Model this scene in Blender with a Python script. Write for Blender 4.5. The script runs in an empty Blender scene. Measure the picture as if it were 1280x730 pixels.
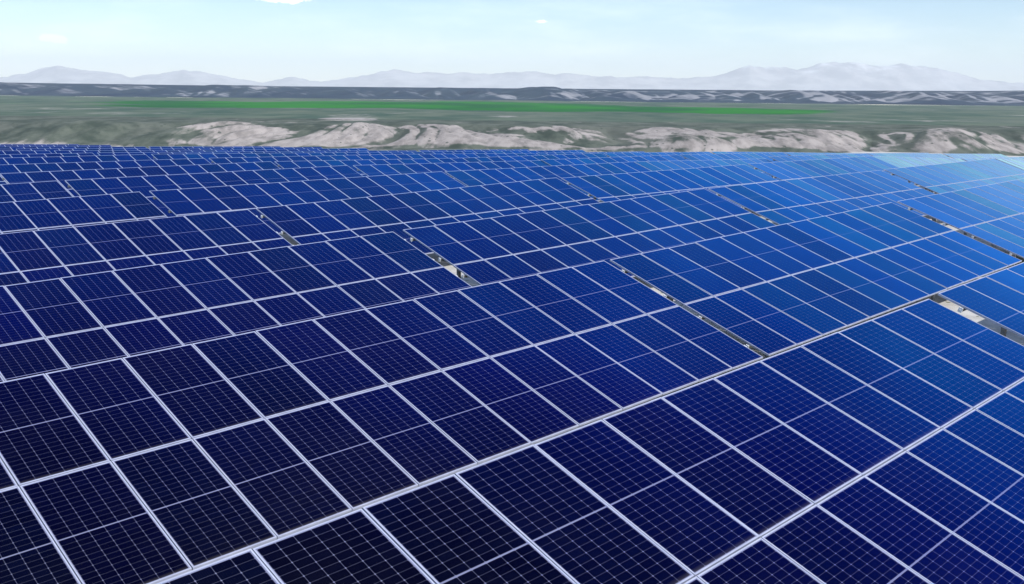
import bpy, math, random
import numpy as np
from mathutils import Matrix, Vector

random.seed(7)
scene = bpy.context.scene
COL = scene.collection
CAM_Z = 6.0            # the lens stands six metres above the nearest ground
W, H = 1.06, 2.12      # module pitch along the row, and along the slope
NMOD = 13              # modules per table row, two rows per table
F_PX = 1219.5          # focal length for a 1280 px wide picture
TILT = 0.32335
AZ = 0.79271

# ------------------------------------------------------------------ tables
# row, column, far top-left corner x, y, z (camera = 0), heading, slope along the row, tilt
TABLES = [
    (0, 0, -2.787, 6.362, -3.598, 0.79025, 0.01484, 0.32543),
    (0, 1, 7.265, 16.317, -3.385, 0.79025, 0.01318, 0.32546),
    (1, 0, -7.806, 11.161, -3.844, 0.79025, 0.01752, 0.32438),
    (1, 1, 2.117, 20.988, -3.605, 0.79025, 0.01838, 0.32435),
    (1, 2, 12.221, 30.995, -3.345, 0.79025, 0.00753, 0.32461),
    (2, 0, -12.921, 15.634, -3.909, 0.79025, 0.01768, 0.32070),
    (2, 1, -2.907, 25.552, -3.646, 0.79025, 0.01617, 0.32809),
    (2, 2, 7.075, 35.437, -3.435, 0.79025, -0.00118, 0.32580),
    (2, 3, 17.120, 45.385, -3.437, 0.79025, -0.00497, 0.32546),
    (2, 4, 27.003, 55.173, -3.505, 0.79025, -0.06112, 0.32546),
    (3, 0, -18.015, 20.456, -3.894, 0.79025, 0.01325, 0.32443),
    (3, 1, -8.032, 30.342, -3.704, 0.79025, 0.01472, 0.33033),
    (3, 2, 1.967, 40.245, -3.528, 0.79025, -0.00529, 0.32678),
    (3, 3, 11.995, 50.177, -3.592, 0.79025, -0.01013, 0.32546),
    (3, 4, 21.786, 59.873, -3.732, 0.79025, -0.05324, 0.32546),
    (3, 5, 31.797, 69.787, -4.465, 0.79025, -0.03000, 0.32546),
    (4, 0, -23.092, 25.029, -3.844, 0.79025, 0.01159, 0.32546),
    (4, 1, -13.058, 34.967, -3.687, 0.79025, 0.00075, 0.32546),
    (4, 2, -3.140, 44.789, -3.690, 0.79025, -0.01102, 0.32546),
    (4, 3, 6.690, 54.524, -3.842, 0.79025, -0.02964, 0.32546),
    (4, 4, 16.701, 64.438, -4.120, 0.79025, -0.02242, 0.32546),
    (4, 5, 26.712, 74.353, -4.429, 0.79025, -0.04057, 0.32546),
    (4, 6, 36.724, 84.268, -4.988, 0.79025, -0.04001, 0.32546),
    (5, 0, -28.117, 29.557, -3.900, 0.79025, 0.01007, 0.32497),
    (5, 1, -18.116, 39.461, -3.764, 0.79025, -0.00210, 0.32566),
    (5, 2, -8.081, 49.400, -3.807, 0.79025, -0.02447, 0.32546),
    (5, 3, 1.654, 59.040, -4.100, 0.79025, -0.01765, 0.32546),
    (5, 4, 11.665, 68.955, -4.343, 0.79025, -0.02574, 0.32546),
    (5, 5, 21.676, 78.870, -4.698, 0.79025, -0.04302, 0.32546),
    (5, 6, 31.688, 88.784, -5.291, 0.79025, -0.03500, 0.32546),
    (6, 1, -23.045, 43.910, -3.913, 0.79025, -0.00383, 0.32546),
    (6, 2, -13.094, 53.765, -3.977, 0.79025, -0.02713, 0.32546),
    (6, 3, -3.295, 63.469, -4.351, 0.79025, -0.01497, 0.32546),
    (6, 4, 6.716, 73.384, -4.557, 0.79025, -0.02933, 0.32546),
    (6, 5, 16.727, 83.299, -4.962, 0.79025, -0.04086, 0.32546),
    (7, 1, -28.042, 48.270, -3.987, 0.79025, -0.01125, 0.32546),
    (7, 2, -18.046, 58.171, -4.144, 0.79025, -0.02176, 0.32546),
    (7, 3, -8.234, 67.888, -4.444, 0.79025, -0.03221, 0.32546),
    (7, 4, 1.777, 77.802, -4.888, 0.79025, -0.02700, 0.32546),
    (8, 1, -33.187, 52.838, -4.065, 0.79025, -0.01417, 0.32546),
    (8, 2, -23.145, 62.782, -4.260, 0.79025, -0.02975, 0.32546),
    (8, 3, -13.349, 72.484, -4.670, 0.79025, -0.02912, 0.32546),
    (8, 4, -3.338, 82.399, -5.071, 0.79025, -0.02834, 0.32546),
    (9, 1, -38.441, 57.205, -4.250, 0.79025, -0.01756, 0.32546),
    (9, 2, -28.430, 67.119, -4.492, 0.79025, -0.03045, 0.32546),
    (9, 3, -18.418, 77.034, -4.911, 0.79025, -0.02938, 0.32546),
    (9, 4, -8.407, 86.949, -5.316, 0.79025, -0.02838, 0.32546),
    (10, 1, -43.510, 61.755, -4.179, 0.79025, -0.03647, 0.32546),
    (10, 2, -33.499, 71.670, -4.681, 0.79025, -0.03158, 0.32546),
    (10, 3, -23.487, 81.584, -5.116, 0.79025, -0.02402, 0.32546),
    (11, 1, -48.579, 66.305, -4.380, 0.79025, -0.03551, 0.32546),
    (11, 2, -38.568, 76.220, -4.869, 0.79025, -0.03117, 0.32546),
    (11, 3, -28.557, 86.134, -5.298, 0.79025, -0.02490, 0.32546),
    (12, 1, -53.648, 70.855, -4.566, 0.79025, -0.03371, 0.32546),
    (12, 2, -43.637, 80.770, -5.030, 0.79025, -0.03186, 0.32546),
    (12, 3, -33.626, 90.684, -5.469, 0.79025, -0.03014, 0.32546),
    (13, 1, -58.718, 75.405, -4.767, 0.79025, -0.03220, 0.32546),
    (13, 2, -48.706, 85.320, -5.211, 0.79025, -0.02978, 0.32546),
    (14, 1, -63.787, 79.955, -4.965, 0.79025, -0.03075, 0.32546),
    (14, 2, -53.775, 89.870, -5.388, 0.79025, -0.03292, 0.32546),
]

tabs = []
for (r, c, x, y, z, a, s, t) in TABLES:
    tabs.append((r, c, x, y, z + ((.030, .058)[c] if r == 0 else 0), a, s, t))

# ------------------------------------------------------------------ noise
def _hash(ix, iy, seed):
    n = (ix.astype(np.int64) * 374761393 + iy.astype(np.int64) * 668265263 + seed * 1274126177) & 0xFFFFFFFF
    n = ((n ^ (n >> 13)) * 1274126177) & 0xFFFFFFFF
    n = n ^ (n >> 16)
    return (n & 0xFFFF) / 65535.0 * 2 * np.pi
def perlin(x, y, seed=0):
    x = np.asarray(x, float); y = np.asarray(y, float)
    ix, iy = np.floor(x), np.floor(y)
    fx, fy = x - ix, y - iy
    def g(dx, dy):
        h = _hash(ix + dx, iy + dy, seed)
        return np.cos(h) * (fx - dx) + np.sin(h) * (fy - dy)
    u = fx * fx * fx * (fx * (fx * 6 - 15) + 10); v = fy * fy * fy * (fy * (fy * 6 - 15) + 10)
    a = g(0, 0) * (1 - u) + g(1, 0) * u
    b = g(0, 1) * (1 - u) + g(1, 1) * u
    return (a * (1 - v) + b * v) * 1.5
def fbm(x, y, o=4, seed=0, gain=.5):
    s = 0; a = 1; t = 0
    for k in range(o):
        s = s + a * perlin(x * 2 ** k, y * 2 ** k, seed + k * 17); t += a; a *= gain
    return s / t
def ridged(x, y, o=4, seed=0, gain=.5):
    s = 0; a = 1; t = 0
    for k in range(o):
        s = s + a * (1 - 2 * np.abs(perlin(x * 2 ** k, y * 2 ** k, seed + k * 31))); t += a; a *= gain
    return s / t
def smooth(x, a, b):
    t = np.clip((x - a) / (b - a), 0, 1)
    return t * t * (3 - 2 * t)

# ------------------------------------------------------------------ nodes
def new_mat(name):
    m = bpy.data.materials.new(name); m.use_nodes = True
    nt = m.node_tree; nt.nodes.clear()
    out = nt.nodes.new('ShaderNodeOutputMaterial')
    return m, nt, out
def N(nt, typ, **kw):
    n = nt.nodes.new(typ)
    for k, v in kw.items():
        if k.startswith('_'): n.inputs[k[1:].replace('__', ' ')].default_value = v
        else: setattr(n, k, v)
    return n
def setin(nt, node, idx, v):
    if isinstance(v, bpy.types.NodeSocket): nt.links.new(v, node.inputs[idx])
    elif v is not None: node.inputs[idx].default_value = v
def M(nt, op, a, b=None, c=None, clamp=False):
    n = nt.nodes.new('ShaderNodeMath'); n.operation = op; n.use_clamp = clamp
    setin(nt, n, 0, a); setin(nt, n, 1, b); setin(nt, n, 2, c)
    return n.outputs[0]
def MIX(nt, f, a, b, blend='MIX'):
    n = nt.nodes.new('ShaderNodeMix'); n.data_type = 'RGBA'; n.blend_type = blend
    setin(nt, n, 0, f); setin(nt, n, 6, a); setin(nt, n, 7, b)
    return n.outputs[2]
def NOISE(nt, vec, scale, detail=4, rough=.5):
    n = nt.nodes.new('ShaderNodeTexNoise')
    n.inputs['Scale'].default_value = scale; n.inputs['Detail'].default_value = detail
    n.inputs['Roughness'].default_value = rough
    if vec is not None: nt.links.new(vec, n.inputs['Vector'])
    return n.outputs['Fac']
def RAMP(nt, f, a, b):
    n = nt.nodes.new('ShaderNodeMapRange'); n.interpolation_type = 'SMOOTHSTEP'
    setin(nt, n, 0, f); n.inputs[1].default_value = a; n.inputs[2].default_value = b
    return n.outputs[0]
def rgb(r, g, b): return (r, g, b, 1)

# ---- cell glass: UV runs 0..1 over the glass, 6 columns by two halves of 12 half-cut cells
def cell_material():
    m, nt, out = new_mat('cell_glass')
    uv = N(nt, 'ShaderNodeUVMap').outputs[0]
    sp = N(nt, 'ShaderNodeSeparateXYZ'); nt.links.new(uv, sp.inputs[0])
    gw, gh = 1.016, 2.071                       # glass size in metres
    x = M(nt, 'MULTIPLY', sp.outputs[0], gw); y = M(nt, 'MULTIPLY', sp.outputs[1], gh)
    mx, my, mid = .009, .009, .0175             # white margins and the middle band
    cw = (gw - 2 * mx) / 6
    half = (gh / 2 - my - mid / 2)
    ch = half / 12
    xs = M(nt, 'SUBTRACT', x, mx)
    # fold the two halves on the middle line
    yc = M(nt, 'ABSOLUTE', M(nt, 'SUBTRACT', y, gh / 2))
    ys = M(nt, 'SUBTRACT', yc, mid / 2)
    cu = M(nt, 'DIVIDE', xs, cw); cv = M(nt, 'DIVIDE', ys, ch)
    def dist_to_line(c, size):                  # metres to the nearest cell boundary
        f = M(nt, 'FRACT', c)
        return M(nt, 'MULTIPLY', M(nt, 'MINIMUM', f, M(nt, 'SUBTRACT', 1.0, f)), size)
    dx = dist_to_line(cu, cw); dy = dist_to_line(cv, ch)
    lx = M(nt, 'LESS_THAN', dx, .0017); ly = M(nt, 'LESS_THAN', dy, .0014)
    dia = M(nt, 'LESS_THAN', M(nt, 'ADD', dx, dy), .0095)
    line = M(nt, 'MAXIMUM', M(nt, 'MULTIPLY', lx, .62), M(nt, 'MULTIPLY', ly, .34))
    line = M(nt, 'MAXIMUM', line, M(nt, 'MULTIPLY', dia, .8))
    # fine silver busbars inside each cell
    bb = M(nt, 'FRACT', M(nt, 'MULTIPLY', cu, 9.0))
    bb = M(nt, 'LESS_THAN', M(nt, 'ABSOLUTE', M(nt, 'SUBTRACT', bb, .5)), .022)
    line = M(nt, 'MAXIMUM', line, M(nt, 'MULTIPLY', bb, .07))
    outside = M(nt, 'LESS_THAN', xs, 0.0)
    outside = M(nt, 'MAXIMUM', outside, M(nt, 'GREATER_THAN', cu, 6.0))
    outside = M(nt, 'MAXIMUM', outside, M(nt, 'GREATER_THAN', cv, 12.0))
    outside = M(nt, 'MAXIMUM', outside, M(nt, 'LESS_THAN', ys, 0.0))
    line = M(nt, 'MAXIMUM', line, M(nt, 'MULTIPLY', outside, .95))
    # every cell and every module a slightly different blue
    oi = N(nt, 'ShaderNodeObjectInfo')
    cxy = N(nt, 'ShaderNodeCombineXYZ')
    nt.links.new(M(nt, 'FLOOR', cu), cxy.inputs[0])
    nt.links.new(M(nt, 'ADD', M(nt, 'FLOOR', M(nt, 'DIVIDE', M(nt, 'SUBTRACT', y, gh / 2), ch)), M(nt, 'MULTIPLY', oi.outputs['Random'], 971.0)), cxy.inputs[1])
    wn = N(nt, 'ShaderNodeTexWhiteNoise', noise_dimensions='2D'); nt.links.new(cxy.outputs[0], wn.inputs['Vector'])
    rnd = oi.outputs['Random']
    rnd2 = M(nt, 'FRACT', M(nt, 'MULTIPLY', rnd, 37.17))
    base = MIX(nt, rnd, rgb(.0006, .0009, .0035), rgb(.0006, .0016, .0075))
    base = MIX(nt, M(nt, 'MULTIPLY', rnd2, .65), base, rgb(.0005, .0007, .011))
    base = MIX(nt, 1.0, base, MIX(nt, wn.outputs[0], rgb(.72, .72, .78), rgb(1.3, 1.3, 1.22)), 'MULTIPLY')
    color = MIX(nt, line, base, rgb(.19, .20, .31))
    geo = N(nt, 'ShaderNodeNewGeometry')
    # dust: large soft patches raise the roughness and lift the tone a little
    dust = NOISE(nt, geo.outputs['Position'], .55, 5, .6)
    dustm = RAMP(nt, dust, .42, .75)
    color = MIX(nt, M(nt, 'MULTIPLY', dustm, .004), color, rgb(.45, .42, .38))
    vo = N(nt, 'ShaderNodeTexVoronoi'); nt.links.new(geo.outputs['Position'], vo.inputs['Vector']); vo.inputs['Scale'].default_value = 1.9
    vs = N(nt, 'ShaderNodeSeparateColor'); nt.links.new(vo.outputs['Color'], vs.inputs[0])
    wob = M(nt, 'MULTIPLY', NOISE(nt, geo.outputs['Position'], 60, 2, .5), .03)
    spot = M(nt, 'MULTIPLY', M(nt, 'LESS_THAN', M(nt, 'ADD', vo.outputs['Distance'], wob), .036), M(nt, 'GREATER_THAN', vs.outputs[0], .93))
    color = MIX(nt, M(nt, 'MULTIPLY', spot, .7), color, rgb(.6, .6, .56))
    # a thin line of dirt gathers along each lower frame edge
    low = M(nt, 'MULTIPLY', RAMP(nt, M(nt, 'SUBTRACT', .06, y), 0.0, .06), M(nt, 'ADD', .3, dust))
    color = MIX(nt, M(nt, 'MULTIPLY', low, .10), color, rgb(.36, .33, .28))
    diff = N(nt, 'ShaderNodeBsdfDiffuse'); nt.links.new(color, diff.inputs[0])
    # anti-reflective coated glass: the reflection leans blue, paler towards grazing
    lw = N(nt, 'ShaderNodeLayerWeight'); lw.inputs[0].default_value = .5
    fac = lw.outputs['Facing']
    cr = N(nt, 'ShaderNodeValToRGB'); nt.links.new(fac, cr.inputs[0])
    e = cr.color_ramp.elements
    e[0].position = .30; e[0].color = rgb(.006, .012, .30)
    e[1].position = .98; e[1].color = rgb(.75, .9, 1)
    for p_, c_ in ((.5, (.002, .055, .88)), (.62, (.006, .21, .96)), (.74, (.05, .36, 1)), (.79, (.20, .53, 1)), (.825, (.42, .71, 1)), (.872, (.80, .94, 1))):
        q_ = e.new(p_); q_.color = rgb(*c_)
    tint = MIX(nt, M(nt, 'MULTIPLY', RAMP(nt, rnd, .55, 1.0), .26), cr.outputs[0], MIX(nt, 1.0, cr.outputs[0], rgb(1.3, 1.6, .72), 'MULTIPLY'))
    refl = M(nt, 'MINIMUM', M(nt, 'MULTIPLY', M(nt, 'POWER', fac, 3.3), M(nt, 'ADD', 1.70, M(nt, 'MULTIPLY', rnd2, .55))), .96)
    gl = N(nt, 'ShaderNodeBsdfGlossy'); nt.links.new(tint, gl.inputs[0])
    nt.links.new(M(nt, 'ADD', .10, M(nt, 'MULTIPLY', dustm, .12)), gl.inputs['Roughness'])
    # each module sits at a hair's different angle
    ms = N(nt, 'ShaderNodeMixShader')
    nt.links.new(refl, ms.inputs[0]); nt.links.new(diff.outputs[0], ms.inputs[1]); nt.links.new(gl.outputs[0], ms.inputs[2])
    nt.links.new(ms.outputs[0], out.inputs[0])
    return m
def simple_mat(name, c1, c2, scale=6, rough=.5, metal=0.0, bump=0.0):
    m, nt, out = new_mat(name)
    b = N(nt, 'ShaderNodeBsdfPrincipled'); tc = N(nt, 'ShaderNodeTexCoord')
    f = NOISE(nt, tc.outputs['Object'], scale, 5, .6)
    nt.links.new(MIX(nt, RAMP(nt, f, .3, .7), c1, c2), b.inputs['Base Color'])
    nt.links.new(M(nt, 'ADD', rough - .08, M(nt, 'MULTIPLY', f, .16)), b.inputs['Roughness'])
    b.inputs['Metallic'].default_value = metal
    nt.links.new(b.outputs[0], out.inputs[0])
    return m
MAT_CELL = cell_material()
MAT_FRAME = simple_mat('anodised_frame', rgb(.36, .385, .51), rgb(.46, .485, .61), 3, .42, .15)
MAT_BACK = simple_mat('white_backsheet', rgb(.7, .7, .7), rgb(.78, .78, .78), 3, .6)
MAT_STEEL = simple_mat('galvanised_steel', rgb(.16, .17, .18), rgb(.27, .28, .29), 9, .5, .4)
MAT_WHITE = simple_mat('white_end_piece', rgb(.72, .73, .74), rgb(.82, .82, .82), 9, .5)

# ------------------------------------------------------------------ mesh helpers
class MB:
    def __init__(self): self.v = []; self.f = []; self.m = []; self.uv = {}
    def box(self, x0, x1, y0, y1, z0, z1, mat=0):
        b = len(self.v)
        self.v += [(x, y, z) for z in (z0, z1) for y in (y0, y1) for x in (x0, x1)]
        for q in ((0, 2, 3, 1), (4, 5, 7, 6), (0, 1, 5, 4), (2, 6, 7, 3), (0, 4, 6, 2), (1, 3, 7, 5)):
            self.f.append(tuple(b + i for i in q)); self.m.append(mat)
        return b
    def bar(self, p, q, w, h, mat=0):
        p, q = Vector(p), Vector(q); d = (q - p).normalized()
        up = Vector((0, 0, 1)) if abs(d.z) < .9 else Vector((0, 1, 0))
        s = d.cross(up).normalized(); t = s.cross(d)
        b = len(self.v)
        for e in (p, q):
            for (i, j) in ((-1, -1), (1, -1), (1, 1), (-1, 1)):
                self.v.append(tuple(e + s * (w / 2 * i) + t * (h / 2 * j)))
        for k in range(4):
            self.f.append((b + k, b + (k + 1) % 4, b + 4 + (k + 1) % 4, b + 4 + k)); self.m.append(mat)
        self.f.append((b + 3, b + 2, b + 1, b)); self.m.append(mat)
        self.f.append((b + 4, b + 5, b + 6, b + 7)); self.m.append(mat)
    def mesh(self, name, mats):
        me = bpy.data.meshes.new(name); me.from_pydata(self.v, [], self.f)
        for m in mats: me.materials.append(m)
        me.polygons.foreach_set('material_index', self.m)
        me.update(); return me
def link(name, me, parent=None, mtx=None):
    o = bpy.data.objects.new(name, me); COL.objects.link(o)
    if parent is not None: o.parent = parent
    if mtx is not None: o.matrix_local = mtx
    return o

# module: local x along the row, y up the slope, z out of the glass; origin at the module's centre
MW, MH, FT, FW = W - .013, H - .018, .035, .0155
def slab_bm(mb):
    x, y = MW / 2 - FW, MH / 2 - FW
    b = mb.box(-x, x, -y, y, -.010, -.0035, 1)
    top = len(mb.f) - 5
    mb.m[top] = 0
    return top
def frame_bm(mb, mat=0):
    x, y = MW / 2, MH / 2
    # long sides full length, short sides butt between them; a lip rises round the glass
    mb.box(-x, -x + FW, -y, y, -FT, 0, mat); mb.box(x - FW, x, -y, y, -FT, 0, mat)
    mb.box(-x + FW, x - FW, -y, -y + FW, -FT, -.0005, mat); mb.box(-x + FW, x - FW, y - FW, y, -FT, -.0005, mat)
def add_uv(me):
    uvl = me.uv_layers.new(name='UVMap')
    gx, gy = MW / 2 - FW, MH / 2 - FW
    for p in me.polygons:
        for li in p.loop_indices:
            v = me.vertices[me.loops[li].vertex_index].co
            uvl.data[li].uv = ((v.x + gx) / (2 * gx), (v.y + gy) / (2 * gy))
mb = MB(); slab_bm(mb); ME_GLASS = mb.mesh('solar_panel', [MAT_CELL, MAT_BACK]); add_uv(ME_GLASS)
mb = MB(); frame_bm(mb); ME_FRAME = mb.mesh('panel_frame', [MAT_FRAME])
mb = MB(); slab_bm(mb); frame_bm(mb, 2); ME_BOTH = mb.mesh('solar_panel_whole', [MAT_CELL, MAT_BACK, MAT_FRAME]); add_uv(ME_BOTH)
PL = NMOD * W
mb = MB(); mb.box(-PL / 2 - .045, PL / 2 + .045, -.025, .025, -.07, 0); ME_PURLIN = mb.mesh('purlin', [MAT_STEEL])
mb = MB(); mb.box(-.004, .016, -.034, .034, -.078, .006); mb.box(.0165, .024, -.010, .010, -.05, -.026)
ME_CAP = mb.mesh('end_cap', [MAT_WHITE])
mb = MB(); mb.box(-.03, .03, -1.75, 1.75, -.10, 0); ME_RAFTER = mb.mesh('rafter', [MAT_STEEL])

# ------------------------------------------------------------------ near ground height
PTS = []
for (r, c, x, y, z, a, s, t) in tabs:
    for k in (0, .5, 1):
        L = 13.78 * k
        PTS.append((x + L * math.sin(a) + 1.4, y + L * math.cos(a) - 1.4, z + L * math.sin(s)))
PTS = np.array(PTS)
def ground_z(x, y):
    x = np.atleast_1d(np.asarray(x, float)); y = np.atleast_1d(np.asarray(y, float))
    out = np.empty(x.shape)
    xf, yf = x.ravel(), y.ravel(); of = np.empty(xf.shape)
    for i in range(0, len(xf), 20000):
        X, Y = xf[i:i + 20000, None], yf[i:i + 20000, None]
        d2 = (X - PTS[:, 0]) ** 2 + (Y - PTS[:, 1]) ** 2
        dm = d2.min(1)
        w = np.exp(-(d2 - dm[:, None]) / (2 * 7.0 ** 2))
        z = (w * PTS[:, 2]).sum(1) / w.sum(1) - 2.02
        D = np.sqrt(dm)
        rt_ = smooth(X[:, 0], 26, 50) * 24
        drop = smooth(D - rt_, 14, 90) * 66 * smooth(Y[:, 0], 45, 75) + smooth(D - rt_, 12, 30) * 1.2 * smooth(Y[:, 0], 45, 75)
        of[i:i + 20000] = z - drop
    return of.reshape(x.shape) + CAM_Z + .05 * fbm(x / 3.1, y / 3.1, 3, 5)

# ------------------------------------------------------------------ build the tables
def word(n):
    return ['first', 'second', 'third', 'fourth', 'fifth', 'sixth', 'seventh', 'eighth', 'ninth', 'tenth', 'eleventh',
            'twelfth', 'thirteenth', 'fourteenth', 'fifteenth'][n]
ncol = {}
for t in tabs: ncol.setdefault(t[0], []).append(t[1])
def look(r, c):
    if r <= 1: return ['near-black navy', 'bright blue', 'light blue'][c]
    k = c - (0 if r < 6 else 0)
    if r <= 3: return ['dark navy', 'mid blue', 'bright blue', 'light blue', 'pale sky-blue', 'pale sky-blue'][k]
    if r <= 5: return ['navy', 'dull blue', 'mid blue', 'light blue', 'pale sky-blue', 'pale sky-blue', 'pale sky-blue'][k]
    return ['navy', 'dull blue', 'blue', 'mid blue', 'hazy light blue'][min(k, 4)]
CL = MH
for (r, c, x, y, z, a, s, t) in sorted(tabs):
    u = Vector((math.sin(a) * math.cos(s), math.cos(a) * math.cos(s), math.sin(s)))
    w = Vector((math.cos(a), -math.sin(a), 0))
    n0 = w.cross(u); n0 *= (1 if n0.z > 0 else -1)
    v = math.cos(t) * w - math.sin(t) * n0          # down the slope
    nrm = u.cross(-v)
    O = Vector((x, y, z + CAM_Z))
    cen = O + u * (PL / 2) + v * H
    gz = float(ground_z(cen.x, cen.y)[0])
    root = bpy.data.objects.new('solar_table', None); COL.objects.link(root)
    root.empty_display_size = .5
    root.location = (cen.x, cen.y, gz)
    root.rotation_euler = (0, 0, math.pi / 2 - a)
    rootM = Matrix.Translation(root.location) @ Matrix.Rotation(math.pi / 2 - a, 4, 'Z')
    inv = rootM.inverted()
    cols = sorted(ncol[r]); pos = cols.index(c); nn = len(cols)
    rowp = 'front row' if r == 0 else ('backmost row' if r == 14 else word(r) + ' row from the front')
    if pos == 0: pp = 'leftmost'
    elif pos == nn - 1: pp = 'rightmost'
    else: pp = word(pos) + ' from left'
    root['label'] = f'{look(r, c)} tilted solar table, {pp} in the {rowp}'
    root['category'] = 'solar table'
    root['group'] = 'long rows of tilted solar tables'
    R = Matrix((u, -v, nrm)).transposed().to_4x4()
    near = r <= 3
    rs = random.Random(r * 31 + c)
    for j in range(2):
        for i in range(NMOD):
            p = O + u * ((i + .5) * W) + v * ((j + .5) * H)
            p = p + nrm * rs.uniform(-.002, .002)
            wob = Matrix.Rotation(rs.gauss(0, .0022), 4, 'X') @ Matrix.Rotation(rs.gauss(0, .0028), 4, 'Y')
            mt = inv @ Matrix.Translation(p) @ R @ wob
            o = link('solar_panel', ME_GLASS if near else ME_BOTH, root, mt)
            if near: link('panel_frame', ME_FRAME, o)
    if r <= 9:
        for q in (.22, .78, 1.22, 1.78):
            p = O + u * (PL / 2) + v * (H * q) - nrm * (FT + .001)
            o = link('purlin', ME_PURLIN, root, inv @ Matrix.Translation(p) @ R)
            if near:
                link('end_cap', ME_CAP, o, Matrix.Translation((PL / 2 + .045, 0, 0)))
                link('end_cap', ME_CAP, o, Matrix.Translation((-PL / 2 - .045, 0, 0)) @ Matrix.Rotation(math.pi, 4, 'Z'))
    npost = 5 if r <= 5 else 3
    for k in range(npost):
        ux = PL * ((k + .5) / npost)
        if r <= 5:
            p = O + u * ux + v * H - nrm * (FT + .073)
            link('rafter', ME_RAFTER, root, inv @ Matrix.Translation(p) @ R)
        for q in (.36, 1.62):
            top = O + u * ux + v * (H * q) - nrm * (FT + .12)
            g = float(ground_z(top.x, top.y)[0]) - .25
            mbp = MB(); hgt = top.z - g
            mbp.box(-.05, .05, -.035, -.029, -hgt, 0); mbp.box(-.05, -.044, -.029, .035, -hgt, 0); mbp.box(.044, .05, -.029, .035, -hgt, 0)
            me = mbp.mesh('support_post', [MAT_STEEL])
            link('support_post', me, root, inv @ Matrix.Translation(top) @ rootM.to_3x3().to_4x4())

# ------------------------------------------------------------------ terrain sheets
def sheet(name, X, Y, Z, attrs, mat):
    n, m = X.shape
    me = bpy.data.meshes.new(name)
    co = np.stack([X, Y, Z], -1).reshape(-1, 3).astype(np.float32)
    idx = np.arange(n * m).reshape(n, m)
    q = np.stack([idx[:-1, :-1], idx[:-1, 1:], idx[1:, 1:], idx[1:, :-1]], -1).reshape(-1, 4)
    me.vertices.add(len(co)); me.vertices.foreach_set('co', co.ravel())
    me.loops.add(q.size); me.loops.foreach_set('vertex_index', q.ravel().astype(np.int32))
    me.polygons.add(len(q)); me.polygons.foreach_set('loop_start', np.arange(0, q.size, 4, dtype=np.int32))
    me.polygons.foreach_set('use_smooth', np.ones(len(q), bool))
    me.update(calc_edges=True); me.validate()
    ca = me.color_attributes.new('mask', 'FLOAT_COLOR', 'POINT')
    cc = np.ones((n * m, 4), np.float32)
    for k, A in enumerate(attrs): cc[:, k] = np.clip(A, 0, 1).ravel()
    ca.data.foreach_set('color', cc.ravel())
    me.materials.append(mat)
    o = bpy.data.objects.new(name, me); COL.objects.link(o); o['kind'] = 'structure'
    return o
def land_material(name, scrub_a, scrub_b, chalk_a, chalk_b, green_a, green_b, sc, stretch=(1, 1, 1)):
    m, nt, out = new_mat(name)
    at = N(nt, 'ShaderNodeAttribute', attribute_name='mask')
    sp = N(nt, 'ShaderNodeSeparateColor'); nt.links.new(at.outputs['Color'], sp.inputs[0])
    geo = N(nt, 'ShaderNodeNewGeometry')
    mp = N(nt, 'ShaderNodeMapping'); nt.links.new(geo.outputs['Position'], mp.inputs[0]); mp.inputs['Scale'].default_value = stretch
    n1 = NOISE(nt, mp.outputs[0], sc, 6, .62); n2 = NOISE(nt, mp.outputs[0], sc * 5.3, 5, .6); n3 = NOISE(nt, mp.outputs[0], sc * .21, 4, .5)
    scrub = MIX(nt, RAMP(nt, n1, .35, .65), scrub_a, scrub_b)
    scrub = MIX(nt, M(nt, 'MULTIPLY', RAMP(nt, n3, .5, .66), .35), scrub, MIX(nt, .4, scrub_b, chalk_a))
    mr = N(nt, 'ShaderNodeMapping'); nt.links.new(geo.outputs['Position'], mr.inputs[0]); mr.inputs['Scale'].default_value = (1, .30, .6)
    rl = NOISE(nt, mr.outputs[0], sc * 3.6, 5, .62)
    chalk = MIX(nt, RAMP(nt, M(nt, 'ADD', M(nt, 'MULTIPLY', n1, .55), M(nt, 'MULTIPLY', rl, .45)), .36, .62), chalk_a, chalk_b)
    green = MIX(nt, RAMP(nt, n3, .4, .6), green_a, green_b)
    # chalk shows where its mask beats a noise threshold: ragged edges, tufts of scrub on the chalk
    f = RAMP(nt, M(nt, 'ADD', sp.outputs[0], M(nt, 'MULTIPLY', M(nt, 'SUBTRACT', M(nt, 'ADD', M(nt, 'MULTIPLY', n1, .6), M(nt, 'MULTIPLY', rl, .4)), .5), 1.5)), .28, .74)
    g = RAMP(nt, M(nt, 'ADD', sp.outputs[1], M(nt, 'MULTIPLY', M(nt, 'SUBTRACT', n1, .5), .5)), .35, .65)
    col = MIX(nt, g, scrub, green); col = MIX(nt, f, col, chalk)
    # single bushes and stones, denser where nothing else grows thickly
    vo = N(nt, 'ShaderNodeTexVoronoi'); nt.links.new(mp.outputs[0], vo.inputs['Vector']); vo.inputs['Scale'].default_value = sc * 4.2
    vs = N(nt, 'ShaderNodeSeparateColor'); nt.links.new(vo.outputs['Color'], vs.inputs[0])
    bush = M(nt, 'MULTIPLY', M(nt, 'LESS_THAN', vo.outputs['Distance'], M(nt, 'MULTIPLY', vs.outputs[1], .30)), M(nt, 'GREATER_THAN', M(nt, 'ADD', vs.outputs[0], n3), 1.18))
    col = MIX(nt, M(nt, 'MULTIPLY', bush, .75), col, scrub_a)
    b = N(nt, 'ShaderNodeBsdfPrincipled'); nt.links.new(col, b.inputs['Base Color']); b.inputs['Roughness'].default_value = .95
    b.inputs['Specular IOR Level'].default_value = .1
    nt.links.new(b.outputs[0], out.inputs[0])
    return m
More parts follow.
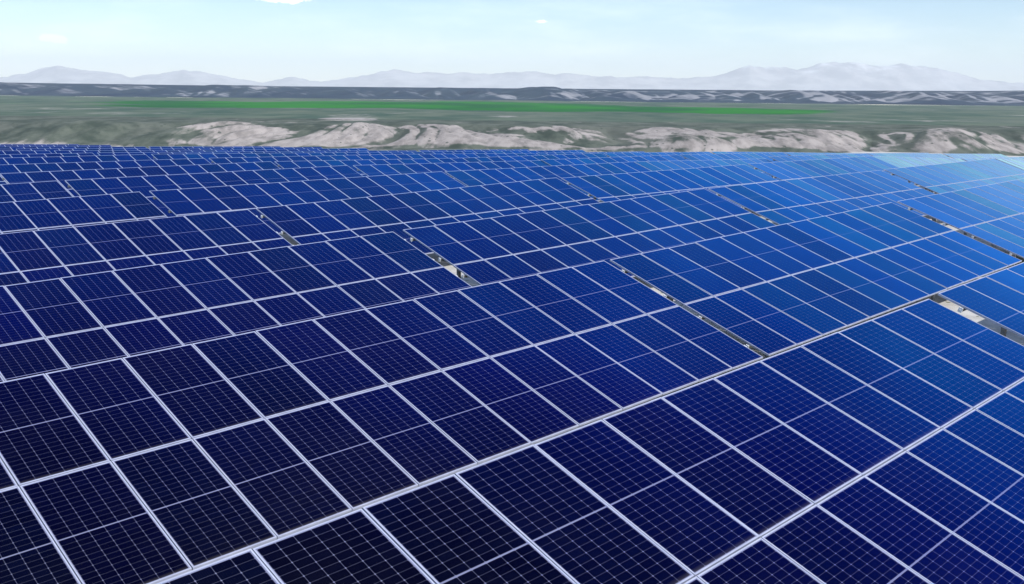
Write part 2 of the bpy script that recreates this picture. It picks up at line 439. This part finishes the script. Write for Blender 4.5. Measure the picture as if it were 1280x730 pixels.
# near ground: pale marl with thin dry weeds, bare beside the tables
gx = np.arange(-190, 191, 1.6); gy = np.arange(-60, 241, 1.6)
X, Y = np.meshgrid(gx, gy)
Z = ground_z(X, Y)
veg = np.clip(.5 + 1.6 * fbm(X / 9, Y / 9, 4, 3), 0, 1)
chalk = 1.0 - .75 * smooth(veg, .62, .95) * (1 - smooth(X, 20, 30))
MAT_GROUND = land_material('pale_marl_ground', rgb(.09, .11, .05), rgb(.19, .19, .11), rgb(.40, .39, .37), rgb(.54, .53, .51),
                           rgb(.1, .2, .05), rgb(.1, .2, .05), .9)
sheet('ground', X, Y, Z, (chalk, 0 * X), MAT_GROUND)

K = .955 / F_PX
tt = np.linspace(-.80, .80, 1150)
PX = 640 + 1210 * tt / .979                       # roughly where each column of the land lies in the view
def fan(Ys):
    T_, Y_ = np.meshgrid(tt, Ys); return T_ * Y_, Y_, T_
# valley floor and chalk badlands
def hills_z(X, Y):
    px = 640 + 1236 * X / Y
    Y1 = 1075 + 60 * fbm(X / 260, 3.3 + Y * 0, 3, 11)
    wid = 190 + 50 * fbm(X / 180, 9.1 + Y * 0, 2, 12)
    s = np.clip((Y - Y1) / wid, 0, 1)
    warp = 60 * fbm(X / 210, Y / 240, 2, 21)
    ax = X + warp + (Y - 1100) * .35 * perlin(X / 300, 0 * X + .5, 8)
    big = np.abs(perlin(ax / 150, Y / 420, 31)) * 2.0            # rounded spurs with sharp valleys between
    small = np.abs(perlin(ax / 30, Y / 130, 33)) * 2.0
    fine = np.abs(perlin(ax / 9.5, Y / 60, 35)) * 2.0
    env = np.sin(np.pi * np.clip(s * .96 + .02, 0, 1)) ** .7
    lo = -66.5; hi = -45.5
    base = lo + (hi - lo) * (s ** .8)
    z = base + env * (12 * (big - .45) + 2.6 * (small - .4) + .45 * (fine - .4))
    z = z + (1 - s) * 1.2 * fbm(X / 60, Y / 60, 3, 40) - env * 1.3 * np.clip(ridged((ax + .4 * Y) / 46, Y / 90, 4, 44) - .35, 0, 1)
    return z, s, big, small, px, fine
PL_A = (14.0, 5000.0); PL_B = (43.5, 1290.0)
def plain_dy(Y):
    k = (1 / Y - 1 / PL_A[1]) / (1 / PL_B[1] - 1 / PL_A[1])
    return PL_A[0] + (PL_B[0] - PL_A[0]) * k
def plain_z(X, Y):
    px = 640 + 1236 * X / Y
    dy = plain_dy(Y) + 1.5 * fbm(X / 700, Y / 900, 3, 50) * smooth(Y, 1300, 1700)
    z = -dy * K * Y
    return z + 1.1 * fbm(X / 75, Y / 110, 4, 52), px, dy
def ridge_z(X, Y):
    px = 640 + 1236 * X / Y
    s = np.clip((Y - 5000) / 1500, 0, 1)
    topdy = np.interp(px, [-400, 0, 300, 640, 1000, 1280, 1700], [-2.2, -2.4, -1.2, -1.6, -2.4, -4.8, -6])
    s2 = s ** .85
    dy = PL_A[0] * (1 - s2) + topdy * s2
    z = -dy * K * np.minimum(Y, 6500)
    ax = X + 260 * fbm(X / 1100, Y / 1400, 3, 61)
    gul = np.abs(perlin(ax / 420, Y / 2600, 63)) * 2 - .45
    gul2 = np.abs(perlin(ax / 130, Y / 900, 65)) * 2 - .4
    env = np.sin(np.pi * s) ** .8
    z = z + env * (30 * gul + 11 * gul2) + 1.2 * fbm(X / 260, Y / 300, 3, 67)
    return z, s, gul, gul2, px
rows1 = np.concatenate([np.linspace(150, 960, 28), np.linspace(975, 1440, 235)])
X, Y, T_ = fan(rows1)
zh, s, big, small, px, fine_ = hills_z(X, Y)
zp, _, dyp = plain_z(X, np.maximum(Y, 1290))
bl = smooth(Y, 1250, 1420)
# plateau behind the badlands keeps on from their rim
zq = -(42 - 3 * smooth(Y, 1290, 1440)) * K * np.maximum(Y, 1290)
Z1 = np.where(s < 1, zh, zh) * (1 - bl) + zp * bl
face = smooth(s, .02, .12) * (1 - smooth(s, .80, 1.0))
leftfade = smooth(px, 130, 330)
ch = face * (.58 + .30 * smooth(big, .08, .4) + .14 * smooth(small, .1, .4)) * (.22 + .78 * leftfade)
ch -= .42 * (1 - smooth(big, .02, .16)) + .22 * (1 - smooth(small, .02, .2)) + .12 * (1 - smooth(fine_, .05, .3))
ch -= .30 * smooth(fbm(X / 60, Y / 40, 4, 77), -.05, .35) * smooth(s, .35, .8)
ch += .62 * (1 - smooth(s, .0, .22)) * smooth(fbm(X / 45, Y / 70, 3, 71), -.35, .15)
ch += .5 * smooth(fbm(X / 80, Y / 28, 4, 73), .08, .35) * smooth(s, .6, .95) * smooth(px, 150, 260)
ch -= .6 * smooth(fbm(X / 75, Y / 110, 4, 75), .12, .42) * smooth(px, 60, 700)
ch -= .4 * smooth(fbm(X / 190, Y / 90, 3, 78), .05, .35)
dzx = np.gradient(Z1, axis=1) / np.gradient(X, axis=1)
ch -= .75 * smooth(dzx + .10 * fbm(X / 40, Y / 60, 3, 79), .12, .55) * smooth(s, .1, .4)  # more scrub on left-facing flanks, putting their dark shading into the mask
rightmix = smooth(px, 1050, 1200)
ch = ch * (1 - .35 * rightmix) + .25 * rightmix * smooth(small, .2, .6)
oc = smooth(1 - ((px - 432) / 42) ** 2 - ((Y - 1400) / 40) ** 2, -.1, .5)
ch += oc
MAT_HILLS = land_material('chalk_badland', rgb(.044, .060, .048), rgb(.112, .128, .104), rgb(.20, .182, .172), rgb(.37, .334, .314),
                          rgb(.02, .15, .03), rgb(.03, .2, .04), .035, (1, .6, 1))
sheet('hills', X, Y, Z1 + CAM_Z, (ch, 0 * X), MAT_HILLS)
rows2 = np.geomspace(1440, 5000, 190)
X, Y, T_ = fan(rows2)
Z2, px, dyp = plain_z(X, Y)
ylow = np.interp(px, [-300, 0, 100, 300, 500, 640, 800, 1000, 1100], [136, 131, 134, 135, 135.5, 139.5, 141, 143, 143.5])
yup = np.interp(px, [-300, 0, 100, 300, 500, 640, 800, 1000, 1100], [112, 113, 125, 128, 128, 129, 134.5, 138.5, 141.5])
hor = 105.1 + .0108 * px
yy = hor + dyp + 1.6 * fbm(X / 330, Y / 700, 4, 86) + 1.2 * fbm(X / 1500, Y / 3000, 2, 87)
yup = yup - 1.2 + 2.0 * (1 - smooth(px, 60, 220))
grn = smooth(yy, yup - .8, yup + .8) * (1 - smooth(yy, ylow - 1.0, ylow + .8)) * (1 - smooth(px, 960, 1120))
grn = grn * (.38 + .62 * smooth(px, 70, 260)) * (1 - .35 * smooth(fbm(X / 500, Y / 400, 3, 85), .1, .4))
ch = .42 * smooth(fbm(X / 160, Y / 300, 3, 81), .1, .4) * smooth(Y, 1440, 1500) * (1 - smooth(Y, 1800, 2600))
ch += .45 * smooth(fbm(X / 240, Y / 260, 3, 83), .12, .4) * smooth(px, 1000, 1150)
ch += .95 * smooth(1 - ((px - 432) / 42) ** 2 - ((Y - 1440) / 60) ** 2, -.1, .5)
MAT_PLAIN = land_material('steppe_plain', rgb(.042, .082, .060), rgb(.105, .135, .098), rgb(.26, .24, .23), rgb(.38, .35, .34),
                          rgb(.001, .090, .018), rgb(.010, .16, .010), .010, (1, .45, 1))
sheet('plain', X, Y, Z2 + CAM_Z, (ch, grn), MAT_PLAIN)
rows3 = np.concatenate([np.linspace(5000, 6700, 190), np.linspace(6900, 12000, 12)])
X, Y, T_ = fan(rows3)
zr, s, gul, gul2, px = ridge_z(X, Y)
zr = np.where(Y > 6700, zr - (Y - 6700) * .012, zr)
strk = fbm((X + Y * .7) / 300, (Y - X * .1) / 210, 5, 91, .6)
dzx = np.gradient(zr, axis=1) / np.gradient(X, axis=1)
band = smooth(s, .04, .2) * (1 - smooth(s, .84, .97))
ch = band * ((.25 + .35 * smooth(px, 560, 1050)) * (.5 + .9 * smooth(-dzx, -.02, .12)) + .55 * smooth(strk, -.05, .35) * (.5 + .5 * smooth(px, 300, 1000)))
ch -= .35 * smooth(fbm(X / 900, Y / 500, 3, 95), -.05, .3) * band * (1 - smooth(px, 1000, 1200))
MAT_RIDGE = land_material('dark_ridge', rgb(.005, .020, .056), rgb(.022, .044, .075), rgb(.15, .16, .19), rgb(.27, .27, .30),
                          rgb(.006, .125, .022), rgb(.02, .2, .03), .0035, (1, .5, 1))
sheet('ridge', X, Y, zr + CAM_Z, (ch, 0 * X), MAT_RIDGE)

# far mountains, a range about 22 km off
rows4 = np.linspace(34000, 43000, 90)
tm = np.linspace(-.85, .85, 1100)
T_, Y = np.meshgrid(tm, rows4); X = T_ * Y
px = 640 + 1236 * T_
sky_x = [-400, -200, -60, 0, 40, 75, 110, 150, 165, 200, 230, 260, 300, 330, 365, 400, 440, 490, 530, 600, 640, 665, 690, 705, 740, 800, 850, 880, 930, 960, 990, 1015, 1060, 1090, 1140, 1180, 1220, 1260, 1400, 1700]
sky_y = [98, 90, 97, 99, 93, 84, 88, 94, 99, 94, 87, 92, 101, 105, 98, 104, 99, 91, 94, 95, 92, 90, 93, 91, 96, 99, 100, 95, 83, 88, 89, 84, 82, 86, 87, 93, 101, 106, 104, 108]
topdy = np.interp(px, sky_x, sky_y) - (105.1 + .0108 * px)
s = (Y - 34000) / 9000
crest = np.exp(-((s - .62) / .25) ** 2)
rg = ridged(X / 3600 + .3 * fbm(X / 4000, Y / 4000, 2, 5), Y / 4200, 5, 101)
Zm = (-topdy * K * 39500) * crest * (1 + .26 * (rg - .35)) + 95 * ridged(X / 1200, Y / 1500, 5, 107) * crest - 90 * (1 - crest)
chm = smooth(Zm / 900 + .5 * fbm(X / 1500, Y / 1500, 4, 111), .6, 1.15) * .42
MAT_MTN = land_material('far_mountain', rgb(.29, .275, .275), rgb(.47, .45, .44), rgb(.66, .66, .67), rgb(.8, .8, .8),
                        rgb(.1, .2, .1), rgb(.1, .2, .1), .0012)
sheet('mountains', X, Y, Zm + CAM_Z, (chm, 0 * X), MAT_MTN)
# low land joining the ridge's back slope to the foot of the mountains
tl = np.linspace(-.85, .85, 60); T_, Y = np.meshgrid(tl, np.linspace(11500, 45000, 40)); X = T_ * Y
sheet('terrain', X, Y, 0 * X - 88 + CAM_Z + 8 * fbm(X / 4000, Y / 4000, 2, 9), (0 * X + .1, 0 * X), MAT_MTN)

# ------------------------------------------------------------------ haze: one closed box of thin even air
hz = MB(); hz.box(-42000, 42000, -1500, 46000, -190, 1250)
m, nt, out = new_mat('air')
pv = N(nt, 'ShaderNodeVolumePrincipled')
pv.inputs['Color'].default_value = rgb(.90, .96, 1.0); pv.inputs['Density'].default_value = HAZE = 3.0e-5
pv.inputs['Anisotropy'].default_value = 0
nt.links.new(pv.outputs[0], out.inputs['Volume'])
haze = link('haze', hz.mesh('haze', [m])); haze['kind'] = 'stuff'

# ------------------------------------------------------------------ sky and sun
SUN_EL, SUN_AZ = math.radians(48), math.radians(132)    # azimuth clockwise from the view direction
wd = bpy.data.worlds.new('World'); scene.world = wd; wd.use_nodes = True
nt = wd.node_tree; nt.nodes.clear()
wo = nt.nodes.new('ShaderNodeOutputWorld'); bg = nt.nodes.new('ShaderNodeBackground')
sk = nt.nodes.new('ShaderNodeTexSky'); sk.sky_type = 'NISHITA'; sk.sun_disc = False
sk.sun_elevation = SUN_EL; sk.sun_rotation = SUN_AZ
sk.altitude = 900; sk.air_density = 1.0; sk.dust_density = .3; sk.ozone_density = 3.5
# small fair-weather clouds and thin veils, laid on the sky by direction
tc = nt.nodes.new('ShaderNodeTexCoord')
nrm_ = nt.nodes.new('ShaderNodeVectorMath'); nrm_.operation = 'NORMALIZE'; nt.links.new(tc.outputs['Generated'], nrm_.inputs[0])
def cloud_at(az_deg, el_deg, wx, wy, scale, gain):
    a, e = math.radians(az_deg), math.radians(el_deg)
    c = Vector((math.sin(a) * math.cos(e), math.cos(a) * math.cos(e), math.sin(e)))
    s = Vector((math.cos(a), -math.sin(a), 0)); up = s.cross(c)
    def dot(v):
        n = nt.nodes.new('ShaderNodeVectorMath'); n.operation = 'DOT_PRODUCT'
        nt.links.new(nrm_.outputs[0], n.inputs[0]); n.inputs[1].default_value = v; return n.outputs['Value']
    dx = M(nt, 'DIVIDE', dot(s), wx); dz = M(nt, 'DIVIDE', M(nt, 'SUBTRACT', dot(up), 0.0), wy)
    front = M(nt, 'GREATER_THAN', dot(c), 0.0)
    r2 = M(nt, 'ADD', M(nt, 'MULTIPLY', dx, dx), M(nt, 'MULTIPLY', dz, dz))
    nz = NOISE(nt, nrm_.outputs[0], scale, 6, .6)
    f = RAMP(nt, M(nt, 'ADD', M(nt, 'SUBTRACT', 1.0, r2), M(nt, 'MULTIPLY', M(nt, 'SUBTRACT', nz, .5), 2.6)), .25, .9)
    return M(nt, 'MULTIPLY', M(nt, 'MULTIPLY', f, front), gain)
fac = cloud_at(-12.7, 4.78, .034, .0065, 95, 1.0)
fac = M(nt, 'MAXIMUM', fac, cloud_at(1.5, 3.8, .007, .0022, 160, .5))
fac = M(nt, 'MAXIMUM', fac, cloud_at(-24.6, 2.35, .018, .006, 90, .28))
fac = M(nt, 'MAXIMUM', fac, cloud_at(-22.6, 4.7, .012, .003, 90, .35))
vm = nt.nodes.new('ShaderNodeMapping'); nt.links.new(nrm_.outputs[0], vm.inputs[0]); vm.inputs['Scale'].default_value = (1, 1, 4.5)
veil = NOISE(nt, vm.outputs[0], 4.5, 6, .58)
fac = M(nt, 'MAXIMUM', fac, M(nt, 'MULTIPLY', RAMP(nt, veil, .42, .78), .20))
ccol = MIX(nt, fac, sk.outputs[0], rgb(13.5, 13.3, 13.0))
nt.links.new(ccol, bg.inputs[0]); bg.inputs[1].default_value = .118
nt.links.new(bg.outputs[0], wo.inputs[0])
sun = bpy.data.lights.new('sun', 'SUN'); sun.energy = 3.6; sun.angle = math.radians(.55); sun.color = (1, .96, .90)
so = bpy.data.objects.new('sun', sun); COL.objects.link(so)
sd = Vector((math.sin(SUN_AZ) * math.cos(SUN_EL), math.cos(SUN_AZ) * math.cos(SUN_EL), math.sin(SUN_EL)))
so.rotation_euler = (-sd).to_track_quat('-Z', 'Y').to_euler(); so.location = (20, -20, 60)

# ------------------------------------------------------------------ camera
cam = bpy.data.cameras.new('camera'); co = bpy.data.objects.new('camera', cam); COL.objects.link(co)
cam.sensor_fit = 'HORIZONTAL'; cam.sensor_width = 36; cam.lens = 36 * F_PX / 1280
cam.clip_start = .1; cam.clip_end = 120000
p = math.atan((365 - 112) / F_PX); roll = .0101421
fw = Vector((0, math.cos(p), -math.sin(p))); up = Vector((0, math.sin(p), math.cos(p))); rt = Vector((1, 0, 0))
rt2 = math.cos(roll) * rt + math.sin(roll) * up; up2 = -math.sin(roll) * rt + math.cos(roll) * up
co.matrix_world = Matrix.Translation((0, 0, CAM_Z)) @ Matrix((rt2, up2, -fw)).transposed().to_4x4()
scene.camera = co

scene.view_settings.view_transform = 'Standard'; scene.view_settings.look = 'None'
scene.view_settings.exposure = 0.45; scene.view_settings.gamma = 1
scene.render.engine = 'CYCLES'
scene.cycles.use_denoising = True
scene.cycles.max_bounces = 6; scene.cycles.volume_bounces = 3
scene.cycles.transparent_max_bounces = 6
